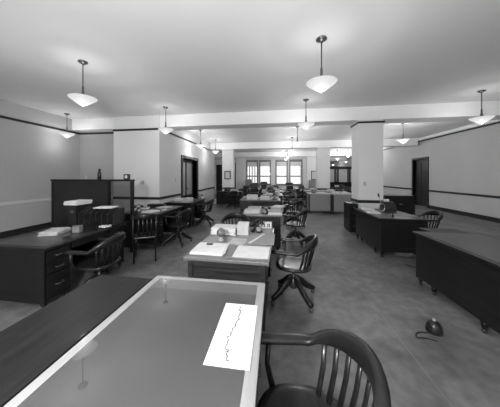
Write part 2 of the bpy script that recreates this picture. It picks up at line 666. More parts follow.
G_D = 'double pedestal office desks'
deskA = make_desk('pedestal_desk', '', .86, 1.38, edge='edge_mid', inlay='inlay2')
deskN = make_desk('pedestal_desk', '', .88, 1.37)
deskD = make_desk('pedestal_desk', '', .88, 1.35, edge='wood', inlay='wood_top', end='wood', pw=.32)
place(deskN, 'nearest desk with shiny dark top and pale edge, holding one chart sheet', (-.505, .955, 0), 0, G_D)
place(deskA, 'paper-strewn desk with round paperweight, directly behind the nearest desk', (-.45, 2.725, 0), math.radians(-2), G_D)
place(deskA, 'third desk of the middle row with dark telephone at its near edge', (-.245, 5.13, 0), math.radians(-1), G_D)
place(deskA, 'desk standing crosswise behind the third desk of the middle row', (-.47, 7.63, 0), PI / 2, G_D)
place(deskA, 'desk in the middle row, first behind the crosswise desk', (-.06, 9.7, 0), 0, G_D)
place(deskA, 'desk in the middle row, second behind the crosswise desk', (.0, 12.0, 0), 0, G_D)
place(deskA, 'desk in the middle row, third behind the crosswise desk', (.1, 14.2, 0), 0, G_D)
place(deskA, 'desk in the middle row nearest to the bright windows', (.1, 16.4, 0), 0, G_D)
place(deskD, 'dark desk at the left edge carrying the letter rack', (-2.96, 2.72, 0), 0, G_D)
place(deskD, 'dark desk with telephone standing in front of the bright left wall', (-2.87, 4.88, 0), 0, G_D)
place(deskD, 'dark desk heaped with papers beside the dark doorway', (-2.86, 6.78, 0), 0, G_D)
place(deskD, 'dark desk with adding machine in front of the square column', (2.43, 5.1, 0), 0, G_D)
place(deskD, 'dark desk at the right edge nearest to the camera', (2.45, 2.82, 0), 0, G_D)
place(deskD, 'dark desk in front of the column with the framed notice', (-2.3, 11.2, 0), PI / 2, G_D)
place(deskD, 'dark desk left of the middle row, below the shaded left window', (-1.75, 13.6, 0), 0, G_D)
place(deskD, 'dark desk far right, behind the two pale steel desks', (4.2, 13.4, 0), PI / 2, G_D)
place(deskD, 'dark desk in front of the dark glazed partition', (4.9, 16.5, 0), PI / 2, G_D)
place(deskA, 'desk between the middle row and the distant white column', (1.78, 14.6, 0), 0, G_D)

# low side table against the nearest desk
t = thing('side_table', 'plain dark wooden side table pushed against the left of the nearest desk', 'table', (-1.205, .94, 0))
obj('tabletop', box(NB(), -.235, .235, -.67, .67, .715, .745, .006), M['wood'], t)
obj('apron', box(NB(), -.2, .2, -.62, .62, .63, .715), 'wood', t)
for sx_ in (-1, 1):
    for sy in (-1, 1):
        bm = NB()
        sweep(bm, [(sx_ * .195, sy * .62, .70), (sx_ * .195, sy * .62, 0)], lambda q: (.028 - .008 * q, .028 - .008 * q))
        obj('leg', bm, 'wood', t)


# pale steel desks seen from behind
def make_steel(name):
    t = thing(name, '', 'desk')
    obj('desktop', box(NB(), -.44, .44, -.4, .4, .79, .83, .01), 'steel_light', t)
    bm = NB()
    box(bm, -.43, .43, -.39, -.37, .12, .79, .004)
    obj('back_panel', bm, 'steel', t)
    for x in (-.43, .13):
        pd = obj('pedestal', box(NB(), x, x + .3, -.37, .38, .12, .79, .004), 'steel', t)
        for k in range(3):
            obj('drawer', box(NB(), x + .02, x + .28, .38, .395, .14 + k * .215, .34 + k * .215, .004), 'steel', pd)
    for x in (-.425, .425):
        for y in (-.37, .37):
            obj('leg', box(NB(), x - .018, x + .018, y - .03, y + .018, 0, .79, .004), 'trim', t)
    return proto(t)


sd = make_steel('steel_desk')
place(sd, 'pale grey steel desk seen from behind, left one beside the middle aisle', (1.90, 9.7, 0), 0, 'pale steel desks')
place(sd, 'pale grey steel desk seen from behind, right one next to the square column', (2.83, 9.62, 0), 0, 'pale steel desks')
place(sd, 'pale grey steel desk standing behind the left one of the pale pair', (2.0, 11.5, 0), 0, 'pale steel desks')
place(sd, 'pale grey steel desk standing behind the right one of the pale pair', (3.0, 11.2, 0), 0, 'pale steel desks')


# ------------------------------------------------------------------ swivel armchairs
def make_chair(name, seatm='chair', slats=9, back_h=.81):
    """faces -x, origin on the floor"""
    t = thing(name, '', 'chair')
    # saddle seat
    bm = NB()
    n = 28
    rings = []
    for rr, z in ((.02, .425), (.8, .42), (.97, .43), (1.0, .445), (.97, .462), (.8, .458), (.45, .447), (.02, .445)):
        ring = []
        for i in range(n):
            a = 2 * PI * i / n
            ca, sa = math.cos(a), math.sin(a)
            x = .225 * math.copysign(abs(ca) ** .75, ca) * rr
            y = .235 * math.copysign(abs(sa) ** .75, sa) * rr
            ring.append(bm.verts.new((x, y, z)))
        rings.append(ring)
    for a, b_ in zip(rings, rings[1:]):
        for i in range(n):
            bm.faces.new((a[i], a[(i + 1) % n], b_[(i + 1) % n], b_[i]))
    bm.faces.new(rings[0][::-1])
    bm.faces.new(rings[-1])
    obj('seat', bm, seatm, t, True)

    def rail(u):    # u -1..1 along the bent arm rail
        a = u * 2.15
        fl = abs(u)
        if fl < .62:
            ang = u / .62 * PI / 2
            x = .03 + .24 * math.cos(ang)
            y = .275 * math.sin(ang)
        else:
            k = (fl - .62) / .38
            x = .03 - .25 * k
            y = math.copysign(.275 - .01 * k, u)
        z = .665 + (back_h - .70) * max(0, 1 - (fl / .55) ** 2)
        return Vector((x, y, z))
    bm = NB()
    pts = [rail(-1 + 2 * i / 36) for i in range(37)]
    sweep(bm, pts, lambda q: (.024 + .016 * abs(2 * q - 1), .019 + .040 * max(0, 1 - (abs(2 * q - 1) / .5) ** 2)), n=10)
    obj('arm_rail', bm, 'chair', t, True)
    for k in range(slats):
        u = -.42 + .84 * k / (slats - 1)
        p = rail(u)
        ang = u / .62 * PI / 2
        q = Vector((.195 * math.cos(ang) + .0, .205 * math.sin(ang), .45))
        bm = NB()
        sweep(bm, [q, q.lerp(p, .5) + Vector((.008, 0, 0)), p], lambda q_: (.013, .006), up=Vector((math.cos(ang), math.sin(ang), 0)), n=8)
        obj('spindle', bm, 'chair', t, True)
    for sg in (-1, 1):
        bm = NB()
        sweep(bm, [(-.13, sg * .215, .44), (-.16, sg * .25, .54), (-.15, sg * .268, .655)], lambda q_: (.017, .014), n=8)
        obj('arm_post', bm, 'chair', t, True)
    obj('pedestal', lathe(NB(), [(.10, .42), (.10, .405), (.03, .39), (.02, .37), (.02, .28), (.045, .27), (.05, .16), (.035, .14)][::-1], (0, 0, 0), 16), 'iron', t, True)
    for k in range(4):
        a = PI / 4 + k * PI / 2
        ca, sa = math.cos(a), math.sin(a)
        bm = NB()
        sweep(bm, [(.02 * ca, .02 * sa, .26), (.10 * ca, .10 * sa, .225), (.20 * ca, .20 * sa, .14), (.29 * ca, .29 * sa, .085), (.325 * ca, .325 * sa, .075)],
              lambda q_: (.028, .05 - .024 * q_), n=8)
        lg = obj('leg', bm, 'chair', t, True)
        bm = lathe(NB(), [(.008, -.014), (.024, -.014), (.026, 0), (.024, .014), (.008, .014)], (.315 * ca, .315 * sa, .026), 12, 'Y')
        tube(bm, [(.315 * ca, .315 * sa, .03), (.315 * ca, .315 * sa, .075)], .006, 6)
        obj('caster', bm, 'iron', lg, True)
    return proto(t)


G_C = 'wooden swivel armchairs'
ch = make_chair('swivel_chair')
chs = [
    (.135, .95, 3, 'wooden swivel chair at the bottom edge, right of the nearest desk'),
    (.25, 2.82, -12, 'wooden swivel armchair right of the paper-strewn desk with round paperweight'),
    (.50, 5.15, -25, 'wooden swivel armchair right of the third desk of the middle row'),
    (-2.25, 2.5, 4, 'dark swivel armchair at the desk with the letter rack'),
    (-2.20, 4.72, -5, 'dark swivel armchair at the desk before the bright left wall'),
    (-2.22, 6.76, 4, 'dark swivel armchair at the paper-heaped desk beside the doorway'),
    (-.72, 4.02, 100, 'dark swivel chair in the gap left behind the paper-strewn desk'),
    (.62, 6.9, -60, 'swivel armchair at the right end of the crosswise desk'),
    (.55, 8.4, 30, 'swivel armchair in the aisle just behind the crosswise desk'),
    (.68, 9.6, 0, 'swivel armchair at the first desk behind the crosswise desk'),
    (.64, 10.8, 20, 'swivel armchair at the gap before the second desk behind the crosswise one'),
    (.72, 12.1, -10, 'swivel armchair at the second desk behind the crosswise desk'),
    (.82, 14.2, 5, 'swivel armchair at the third desk behind the crosswise desk'),
    (-.75, 8.75, 95, 'dark swivel armchair directly behind the crosswise desk, left of centre'),
    (-1.15, 9.7, 160, 'dark swivel armchair left of the first desk behind the crosswise one'),
    (-1.15, 11.4, 170, 'dark swivel armchair left of the second desk behind the crosswise one'),
    (-2.0, 10.35, 80, 'dark swivel armchair before the desk of the notice column'),
    (-1.0, 13.5, 0, 'dark swivel armchair right of the desk below the shaded window'),
    (1.3, 10.72, 0, 'dark swivel armchair beside the pale steel desks, nearest the aisle'),
    (1.25, 12.4, 10, 'dark swivel armchair beside the rear pale steel desks'),
    (3.2, 5.15, 178, 'dark swivel armchair at the right side of the adding machine desk'),
    (4.0, 12.3, 260, 'dark swivel armchair before the far right dark desk'),
    (4.9, 15.4, 270, 'dark swivel armchair before the desk by the glazed partition'),
]
for x, y, a, lb in chs:
    ra = math.radians(a)
    if lb.startswith('dark swivel armchair at the right side'):
        ra = math.radians(0)
    place(ch, lb, (x, y, 0), ra, G_C)

# four-legged visitor chair in the gap at the left
t = thing('side_chair', 'dark four-legged wooden side chair between the two left desks', 'chair', (-2.42, 3.78, 0), math.radians(-60))
obj('seat', box(NB(), -.2, .2, -.2, .2, .43, .46, .012), 'chair', t)
for sx_ in (-1, 1):
    for sy in (-1, 1):
        bm = NB()
        if sx_ < 0:
            sweep(bm, [(-.17, sy * .17, .43), (-.18, sy * .18, 0)], lambda q_: (.018 - .004 * q_, .018 - .004 * q_))
        else:
            sweep(bm, [(.26, sy * .19, .88), (.2, sy * .19, .5), (.17, sy * .18, .4), (.2, sy * .18, 0)], lambda q_: (.016, .02))
        obj('leg', bm, 'chair', t, True)
obj('top_rail', sweep(NB(), [(.255, -.2, .84), (.285, 0, .845), (.255, .2, .84)], lambda q_: (.01, .045)), 'chair', t, True)
for y in (-.1, -.03, .04, .11):
    obj('back_slat', sweep(NB(), [(.19, y, .46), (.22, y, .62), (.268, y, .81)], lambda q_: (.012, .006), up=Vector((1, 0, 0))), 'chair', t, True)
obj('stretcher', sweep(NB(), [(-.178, -.17, .2), (.19, -.17, .2)], lambda q_: (.009, .009)), 'chair', t)
obj('stretcher', sweep(NB(), [(-.178, .17, .2), (.19, .17, .2)], lambda q_: (.009, .009)), 'chair', t)

# ------------------------------------------------------------------ left corner: partition, letter rack
t = thing('glazed_screen', 'shiny dark wood and smoked glass screen at the left before the wall', 'screen', (0, 4.07, 0))
bm = NB()
box(bm, -4.75, -3.43, -.03, .03, .1, 1.46, .004)
obj('wood_panel', bm, 'black', t)
bm = NB()
box(bm, -4.8, -2.88, -.06, .06, 1.46, 1.5, .006)
box(bm, -2.92, -2.88, -.04, .04, .0, 1.46, .004)
box(bm, -3.45, -3.42, -.04, .04, 0, 1.46, .004)
box(bm, -4.8, -4.75, -.04, .04, 0, 1.46, .004)
box(bm, -3.42, -2.92, -.035, .035, .1, .62)
obj('frame', bm, 'wood', t)
obj('pane', box(NB(), -3.42, -2.92, -.003, .003, .62, 1.46), 'smoked', t)

bm = lathe(NB(), [(.03, 0), (.037, .005), (.037, .13), (.03, .15), (.02, .17), (.02, .2), (.024, .2), (.024, .22), (.01, .222)], n=16)
tag(obj('bottle', bm, 'black', None, True), 'black bottle standing on top of the dark glazed screen', 'bottle', None, (-3.66, 4.07, 1.5))
bm = lathe(NB(), [(.018, 0), (.02, .005), (.02, .05), (.008, .07), (.008, .10)], n=12)
tag(obj('small_bottle', bm, 'steel_light', None, True), 'small pale bottle on the left of the glazed screen top', 'bottle', None, (-3.98, 4.07, 1.5))
t = thing('desk_clock', 'small square clock box on the right end of the screen top', 'clock', (-3.02, 4.07, 1.5))
obj('case', box(NB(), -.055, .055, -.035, .035, 0, .11, .008), 'wood_mid', t)
obj('dial', lathe(NB(), [(.035, 0), (.035, -.004), (.03, -.006)], (0.005, -.035, .055), 20, 'Y'), 'paper_old', t)

# letter rack on the left desk
t = thing('letter_rack', 'dark wooden letter rack with upright dividers on the left desk', 'rack', (-2.86, 3.22, .764))
obj('base_board', box(NB(), -.33, .33, -.13, .13, 0, .02, .003), 'wood', t)
obj('back_board', box(NB(), -.33, .33, .115, .13, .02, .26, .002), 'wood', t)
for k in range(7):
    x = -.32 + k * .105
    bm = NB()
    v = [bm.verts.new(p) for p in ((x, -.12, .02), (x, .115, .02), (x, .115, .27), (x, .02, .27), (x, -.12, .2))]
    f = bm.faces.new(v)
    r = bmesh.ops.extrude_face_region(bm, geom=[f])
    for e in r['geom']:
        if isinstance(e, bmesh.types.BMVert):
            e.co.x += .01
    obj('divider', bm, 'wood_mid', t)
t = thing('filing_box', 'dark closed filing box standing on the left desk beside the rack', 'box', (-3.27, 3.22, .764))
obj('body', box(NB(), -.07, .07, -.14, .14, 0, .33, .006), 'black', t)
obj('label_holder', box(NB(), -.03, .03, -.145, -.14, .2, .24), 'brass', t)


def stack(name, label, x, y, z, w_, d_, n, m='paper', rz=0, cat='papers', group=None, th=.006, jit=.012):
    """a pile of loose sheets: slightly shifted thin layers in one pile"""
    bm = NB()
    for k in range(n):
        dx, dy = random.uniform(-jit, jit), random.uniform(-jit, jit)
        a = random.uniform(-.05, .05) if n > 1 else 0
        box(bm, -w_ / 2 + dx, w_ / 2 + dx, -d_ / 2 + dy, d_ / 2 + dy, k * th, (k + .85) * th, 0, Matrix.Rotation(a, 3, 'Z'))
    return tag(obj(name, bm, m), label, cat, group, (x, y, z), rz)


GP = 'piles of papers on the desks'
stack('paper_pile', 'thick white paper pile on top of the dark filing box', -3.27, 3.2, 1.0945, .24, .3, 7, 'paper', 0, group=GP, th=.009)
stack('paper_pile', 'white papers lying across the top of the letter rack', -2.78, 3.24, 1.036, .3, .2, 3, 'paper', .15, group=GP, th=.007)
stack('paper_pile', 'white papers at the left edge of the left desk', -3.05, 2.62, .764, .22, .3, 8, 'paper_old', .3, group=GP)
tag(obj('small_box', box(NB(), -.05, .05, -.04, .04, 0, .09, .004), 'book'), 'small box beside the papers on the left desk', 'box', None, (-2.8, 2.72, .764), .2)


def crumple(bm, sx_, sy, amp, n=10):
    g = [[bm.verts.new(((i / n - .5) * sx_, (j / n - .5) * sy, amp * (.5 + .5 * math.sin(i * 1.9 + j * .8) * math.cos(j * 1.7 - i)))) for j in range(n + 1)] for i in range(n + 1)]
    for i in range(n):
        for j in range(n):
            bm.faces.new((g[i][j], g[i + 1][j], g[i + 1][j + 1], g[i][j + 1]))
    geo = bmesh.ops.extrude_face_region(bm, geom=bm.faces[:])
    for e in geo['geom']:
        if isinstance(e, bmesh.types.BMVert):
            e.co.z += .003
    return bm


tag(obj('crumpled_paper', crumple(NB(), .16, .12, .04), 'paper', None, True), 'crumpled white paper at the right end of the letter rack', 'paper', None, (-2.6, 3.0, .766), .4)


# ------------------------------------------------------------------ telephones and machines
def make_phone():
    t = thing('telephone', '', 'telephone')
    bm = NB()
    lathe(bm, [(.085, 0), (.085, .012), (.07, .03), (.04, .055), (.03, .085), (.02, .1)], (0, 0, 0), 20)
    obj('base', bm, 'black', t, True)
    bm = NB()
    for s in (-1, 1):
        sweep(bm, [(0, 0, .09), (s * .03, 0, .11), (s * .045, 0, .125)], lambda q: (.008, .008), n=6)
    obj('cradle', bm, 'black', t, True)
    bm = NB()
    sweep(bm, [(-.075, 0, .14), (-.05, 0, .155), (0, 0, .162), (.05, 0, .155), (.075, 0, .14)], lambda q: (.013, .011))
    for s in (-1, 1):
        lathe(bm, [(.02, .145), (.03, .12), (.033, .105), (.028, .1)], (s * .082, 0, 0), 14)
    obj('handset', bm, 'black', t, True)
    bm = lathe(NB(), [(.036, 0), (.036, .006), (.03, .008)], (0, 0, 0), 20)
    for v in bm.verts:
        v.co = Matrix.Rotation(math.radians(55), 3, 'X') @ v.co + Vector((0, -.055, .045))
    obj('dial', bm, 'steel', t)
    return proto(t)


GT = 'black desk telephones'
ph = make_phone()
place(ph, 'black telephone on the far end of the paper-strewn desk', (-.25, 3.12, .763), .6, GT)
place(ph, 'black telephone near the front edge of the third middle desk', (-.17, 4.66, .763), -.4, GT)
place(ph, 'black telephone on the desk before the bright left wall', (-3.0, 4.42, .763), .9, GT)
place(ph, 'black telephone on the paper-heaped desk beside the doorway', (-2.6, 7.3, .763), .3, GT)
place(ph, 'small black telephone on the crosswise desk', (.02, 7.45, .763), .3, GT)
place(ph, 'black telephone on the left pale steel desk', (1.7, 9.6, .831), .3, GT)


def make_typewriter():
    t = thing('typewriter', '', 'typewriter')
    bm = NB()
    box(bm, -.17, .17, -.16, .14, 0, .06, .01)
    box(bm, -.15, .15, -.02, .14, .06, .16, .015)
    obj('body', bm, 'black', t)
    obj('platen', lathe(NB(), [(.012, -.2), (.022, -.2), (.022, -.17), (.018, -.17), (.018, .17), (.022, .17), (.022, .2), (.012, .2)], (0, .09, .185), 12, 'X'), 'black', t, True)
    bm = NB()
    for r_ in range(4):
        for k in range(10):
            lathe(bm, [(.007, 0), (.007, .006)], (-.13 + .027 * k + .006 * r_, -.14 + .028 * r_, .06 + .012 * r_), 6)
    kb = obj('keys', bm, 'key', t)
    return proto(t)


GM = 'typewriters on the office desks'
ty = make_typewriter()
place(ty, 'black typewriter on the first desk behind the crosswise desk', (-.1, 9.55, .763), 0, GM)
place(ty, 'black typewriter on the second desk behind the crosswise desk', (-.2, 11.9, .763), 0.2, GM)
place(ty, 'black typewriter on the dark desk before the notice column', (-2.45, 11.15, .763), 0.1, GM)
place(ty, 'black typewriter on the desk below the shaded left window', (-1.75, 13.4, .763), -.2, GM)
place(ty, 'black typewriter on the right rear pale steel desk', (3.16, 11.15, .831), -.2, GM)
place(ty, 'black typewriter on the far right dark desk', (4.2, 13.3, .763), .1, GM)
place(ty, 'black typewriter on the third desk behind the crosswise desk', (.12, 14.3, .763), .1, GM)
place(ty, 'black typewriter on the desk by the dark glazed partition', (4.9, 16.4, .763), .1, GM)
place(ty, 'black typewriter on the desk left of the distant white column', (1.78, 14.4, .763), .1, GM)

# adding machine with lever
t = thing('adding_machine', 'black adding machine with tall ringed lever on the desk by the column', 'adding machine', (2.55, 5.42, .7645), math.radians(-8))
bm = NB()
v = [(-.12, 0.0), (.12, 0.0), (.12, .2), (.02, .2), (-.12, .09)]
bmv = [bm.verts.new((a_, -.14, z_)) for a_, z_ in v]
f = bm.faces.new(bmv)
r = bmesh.ops.extrude_face_region(bm, geom=[f])
for e in r['geom']:
    if isinstance(e, bmesh.types.BMVert):
        e.co.y += .28
for vv in bm.verts:
    vv.co = Vector((vv.co.y + .06, vv.co.x, vv.co.z))
bmesh.ops.bevel(bm, geom=bm.edges[:], offset=.01, segments=2, affect='EDGES')
obj('body', bm, 'black', t)
bm = NB()
for r_ in range(5):
    for k in range(8):
        lathe(bm, [(.007, 0), (.007, .01)], (-.04 + .028 * k, -.10 + .025 * r_, .09 + .018 * r_), 6)
obj('keys', bm, 'key', t)
obj('paper_roll', lathe(NB(), [(.005, -.05), (.03, -.05), (.03, .05), (.005, .05)], (.05, .07, .235), 16, 'X'), 'paper', t, True)
bm = NB()
sweep(bm, [(-.09, -.02, .06), (-.1, -.03, .2), (-.14, -.05, .33)], lambda q: (.008, .008), n=8)
lv = obj('lever', bm, 'chrome', t, True)
obj('grip', sweep(NB(), [(-.135, -.05, .32), (-.155, -.055, .40)], lambda q: (.016, .016)), 'black', lv, True)
bm = NB()
pts = [(-.105 + .06 * math.cos(a_), -.14, .09 + .085 * math.sin(a_)) for a_ in [2 * PI * k / 24 for k in range(25)]]
sweep(bm, pts, lambda q: (.007, .007), n=6, up=Vector((0, 1, 0)))
obj('ring_guard', bm, 'chrome', t, True)

t = thing('stapler', 'small black stapler on the near edge of the adding machine desk', 'stapler', (2.32, 4.62, .763), math.radians(60))
obj('base', box(NB(), -.09, .09, -.02, .02, 0, .012, .004), 'black', t)
obj('arm', sweep(NB(), [(-.08, 0, .02), (-.04, 0, .05), (.03, 0, .05), (.09, 0, .035)], lambda q: (.016, .014)), 'black', t, True)
obj('plunger', lathe(NB(), [(.014, 0), (.02, .012), (.012, .025)], (.07, 0, .052), 12), 'black', t, True)

# ------------------------------------------------------------------ nearest desk: chart sheet
t = thing('chart_sheet', 'white sheet with a wavy inked line on the nearest desk', 'paper', (-.2, 1.12, .7636))
obj('sheet', box(NB(), -.1, .1, -.235, .215, 0, .0012), 'paper', t)
bm = NB()
pts = []
for k in range(120):
    q = k / 119
    pts.append((.007 * math.sin(q * 61) * math.sin(q * 17) + .014 * math.sin(q * 7) - .01, .19 - q * .4 + .006 * math.sin(q * 90), .0018))
sweep(bm, pts, lambda q: (.0028, .0005), n=4)
for k in range(14):
    box(bm, -.01 + random.uniform(-.02, .02), .012 + random.uniform(-.01, .02), .18 - k * .028, .183 - k * .028, .0013, .0018)
obj('ink_line', bm, 'ink', t)
t2 = obj('table_edge_line', box(NB(), .06, .062, -.22, .2, .0012, .0016), 'steel_light', t)

# ------------------------------------------------------------------ paper-strewn desk
Z2 = .7635
stack('paper_pile', 'low white paper stack at the near left corner of the paper-strewn desk', -.68, 2.27, Z2, .34, .32, 5, 'paper', .02, group=GP)
stack('paper_pile', 'thick bound papers behind the round paperweight', -.68, 2.98, Z2, .33, .26, 9, 'paper', -.03, group=GP, th=.011)
stack('loose_sheet', 'wide white sheet at the near right of the paper-strewn desk', -.22, 2.29, Z2, .36, .36, 1, 'paper', -.03, cat='paper', th=.002)
stack('loose_sheet', 'second white sheet lying left under the wide one', -.43, 2.62, Z2, .2, .26, 1, 'paper_old', -.2, cat='paper', th=.002)
stack('desk_blotter', 'grey desk blotter on the far right of the paper-strewn desk', -.16, 2.79, Z2, .34, .5, 1, 'card', -.03, cat='blotter', th=.003)
stack('paper_strip', 'narrow white strip lying across the grey desk blotter', -.2, 2.78, Z2 + .0032, .035, .46, 1, 'paper', -.35, cat='paper', th=.002)
stack('ink_pad', 'small dark ink pad on the white stack of the paper-strewn desk', -.72, 2.36, Z2 + .032, .07, .04, 2, 'black', .1, cat='ink pad', jit=0)
t = thing('round_paperweight', 'round shiny ball paperweight on a foot, on the paper-strewn desk', 'paperweight', (-.655, 2.62, Z2))
obj('foot', lathe(NB(), [(.045, 0), (.045, .008), (.03, .03), (.028, .05)], n=20), 'steel', t, True)
obj('ball', lathe(NB(), [(.018, .045), (.04, .06), (.053, .08), (.056, .1), (.05, .125), (.035, .143), (.02, .15), (.02, .158), (.008, .16)], n=24), 'ceramic', t, True)
for k in range(3):
    t = thing('ledger_book', ['pale upright ledger left of the telephone, front one', 'pale upright ledger left of the telephone, middle one', 'pale upright ledger left of the telephone, rear one'][k], 'book', (-.42, 2.92 + k * .05, Z2), 0, 'upright ledgers on the paper-strewn desk')
    obj('pages', box(NB(), -.07, .07, -.015, .015, .004, .13 + .01 * k), 'paper', t)
    bm = NB()
    box(bm, -.075, .075, -.02, -.015, 0, .137 + .01 * k)
    box(bm, -.075, .075, .015, .02, 0, .137 + .01 * k)
    box(bm, -.08, -.075, -.02, .02, 0, .137 + .01 * k)
    obj('cover', bm, 'paper_old', t)
t = thing('desk_calendar', 'white standing desk calendar with dark figures behind the telephone', 'calendar', (-.13, 3.3, Z2), 0)
obj('stand', box(NB(), -.1, .1, 0, .02, 0, .11, .004), 'steel', t)
obj('card', box(NB(), -.09, .09, -.003, 0, .01, .1), 'paper', t)
bm = NB()
for k, xx in enumerate((-.06, -.02, .03, .055)):
    box(bm, xx, xx + .014, -.0045, -.003, .03, .08)
    if k % 2:
        box(bm, xx - .014, xx, -.0045, -.003, .068, .08)
box(bm, -.06, .069, -.0045, -.003, .026, .032)
obj('print', bm, 'ink', t)

# ------------------------------------------------------------------ third desk and on
stack('paper_pile', 'white paper pile at the near left of the third middle desk', -.48, 4.78, Z2, .34, .34, 6, 'paper', .1, group=GP, th=.009)
stack('paper_pile', 'paler low papers behind the pile on the third middle desk', -.45, 5.25, Z2, .34, .3, 5, 'paper_old', .1, group=GP, th=.009)
stack('loose_sheet', 'large pale sheet on the right of the third middle desk', -.02, 5.15, Z2, .32, .5, 1, 'paper_old', 0, cat='paper', th=.002)
tag(obj('name_board', box(NB(), -.14, .14, -.006, .006, 0, .05, .003), 'paper'), 'long white upright strip at the near right edge of the third desk', 'card', None, (.02, 4.5, Z2))
GB = 'white card boxes on the crosswise desk'
for k, (x, y, w_, h_, lb) in enumerate(((-.75, 7.5, .36, .13, 'wide white card box on the left of the crosswise desk'), (-.3, 7.45, .3, .09, 'flatter white card box right of the wide box on the crosswise desk'))):
    t = thing('card_box', lb, 'box', (x, y, Z2), 0, GB)
    obj('body', box(NB(), -w_ / 2, w_ / 2, -.13, .13, 0, h_, .004), 'paper', t)
    obj('lid', box(NB(), -w_ / 2 - .006, w_ / 2 + .006, -.136, .136, h_, h_ + .02, .003), 'paper', t)
stack('paper_pile', 'thin papers at the back of the crosswise desk', -.5, 7.86, Z2, .5, .2, 3, 'paper', 0, group=GP)

for k, (x, y, z, n, m, lb) in enumerate([
    (-.2, 9.2, Z2, 10, 'paper', 'white papers on the near end of the desk behind the crosswise one'),
    (.1, 10.1, Z2, 14, 'paper', 'white papers on the far end of the desk behind the crosswise one'),
    (-.3, 10.0, Z2, 8, 'paper_old', 'worn papers on the far left of the desk behind the crosswise one'),
    (.15, 11.6, Z2, 16, 'paper', 'tall white papers on the second desk behind the crosswise one'),
    (0, 12.45, Z2, 22, 'paper_old', 'tall worn papers on the second desk behind the crosswise one'),
    (-.12, 13.75, Z2, 14, 'paper', 'white papers on the third desk behind the crosswise one'),
    (.2, 16.2, Z2, 22, 'paper', 'white papers on the desk nearest the windows'),
    (-.2, 16.6, Z2, 14, 'paper_old', 'worn papers on the desk nearest the windows'),
    (-2.05, 11.2, Z2, 10, 'paper', 'white papers right of the typewriter before the notice column'),
    (-1.7, 14.0, Z2, 18, 'paper', 'white papers on the desk below the shaded left window'),
    (1.78, 14.95, Z2, 18, 'paper', 'white papers on the desk left of the distant white column'),
    (4.6, 13.3, Z2, 18, 'paper', 'white papers right of the typewriter on the far right desk'),
    (4.5, 16.4, Z2, 20, 'paper', 'white papers on the desk by the dark glazed partition'),
    (2.03, 9.75, .831, 5, 'paper', 'white papers on the left pale steel desk'),
    (2.6, 9.6, .831, 8, 'paper', 'white papers on the left half of the right pale steel desk'),
    (3.0, 9.6, .831, 6, 'paper', 'white papers on the right half of the right pale steel desk'),
    (2.0, 11.5, .831, 14, 'paper', 'white papers on the rear left pale steel desk'),
    (2.74, 11.1, .831, 12, 'paper', 'white papers left of the typewriter on the rear pale steel desk'),
    (-3.0, 6.6, Z2, 12, 'paper', 'big white paper heap on the desk beside the doorway'),
    (-2.65, 6.35, Z2, 7, 'paper_old', 'worn papers on the near end of the desk beside the doorway'),
    (-2.9, 6.95, Z2, 9, 'paper', 'white papers behind the heap on the desk beside the doorway'),
    (-2.75, 4.5, Z2, 3, 'paper', 'white sheets right of the telephone on the desk by the bright wall'),
    (-2.75, 5.1, Z2, 4, 'paper_old', 'worn sheets on the far half of the desk by the bright wall'),
    (2.25, 5.6, Z2, 5, 'paper', 'white papers at the far left of the adding machine desk'),
    (2.16, 5.12, Z2, 3, 'paper', 'white papers left of the adding machine'),
    (-.97, 7.86, Z2, 8, 'paper_old', 'worn papers at the left end of the crosswise desk'),
    (.02, 7.85, Z2, 9, 'paper', 'white papers at the right rear corner of the crosswise desk'),
    (-.3, 12.5, Z2, 20, 'paper', 'white papers on the far left of the second desk behind the crosswise one'),
    (.3, 14.65, Z2, 20, 'paper', 'white papers on the far right of the third desk behind the crosswise one'),
    (.12, 5.6, Z2, 6, 'paper', 'white papers at the far right corner of the third middle desk'),
    (2.62, 4.85, Z2, 1, 'card', 'wide grey sheet in the middle of the adding machine desk'),
]):
    big = .42 if m == 'card' else .26
    stack('paper_pile', lb, x, y, z, big, .3, n, m, random.uniform(-.4, .4), group=GP, th=.007)

tag(obj('desk_tray', box(NB(), -.2, .2, -.1, .1, 0, .07, .01), 'wood'), 'dark low tray at the back of the desk by the bright wall', 'tray', None, (-3.08, 5.3, Z2), .2)
GK = 'small dark books on the left desks'
for k, (x, y, z, lb) in enumerate([(-3.1, 4.85, Z2, 'dark thick book behind the telephone by the bright wall'), (-2.62, 4.75, Z2, 'dark flat book in the middle of the desk by the bright wall')]):
    t = thing('closed_book', lb, 'book', (x, y, z), .3 + k, GK)
    obj('pages', box(NB(), -.09, .085, -.07, .07, .006, .05 - .02 * k), 'paper', t)
    bm = NB()
    box(bm, -.095, .09, -.075, .075, 0, .006)
    box(bm, -.095, .09, -.075, .075, .05 - .02 * k, .056 - .02 * k)
    box(bm, -.1, -.09, -.075, .075, 0, .056 - .02 * k)
    obj('cover', bm, 'book', t)


# ------------------------------------------------------------------ cabinets around the square column
def cabinet(name, label, x0, x1, y0, y1, H, n, m='wood', cat='cabinet', front='-y'):
    t = thing(name, label, cat, ((x0 + x1) / 2, (y0 + y1) / 2, 0))
    hw, hd = (x1 - x0) / 2, (y1 - y0) / 2
    obj('body', box(NB(), -hw, hw, -hd, hd, .05, H - .02, .004), m, t)
    obj('top', box(NB(), -hw - .01, hw + .01, -hd - .01, hd + .01, H - .02, H, .004), m, t)
    obj('plinth', box(NB(), -hw + .02, hw - .02, -hd + .02, hd - .02, 0, .05), m, t)
    for k in range(n):
        z0 = .07 + k * (H - .1) / n
        dr = obj('drawer', box(NB(), -hw + .015, hw - .015, -hd - .012, -hd, z0, z0 + (H - .1) / n - .015, .004), m, t)
        hb = NB()
        box(hb, -.04, .04, -hd - .03, -hd - .012, z0 + .1, z0 + .115, .003)
        obj('handle', hb, 'chrome', dr)
    return t


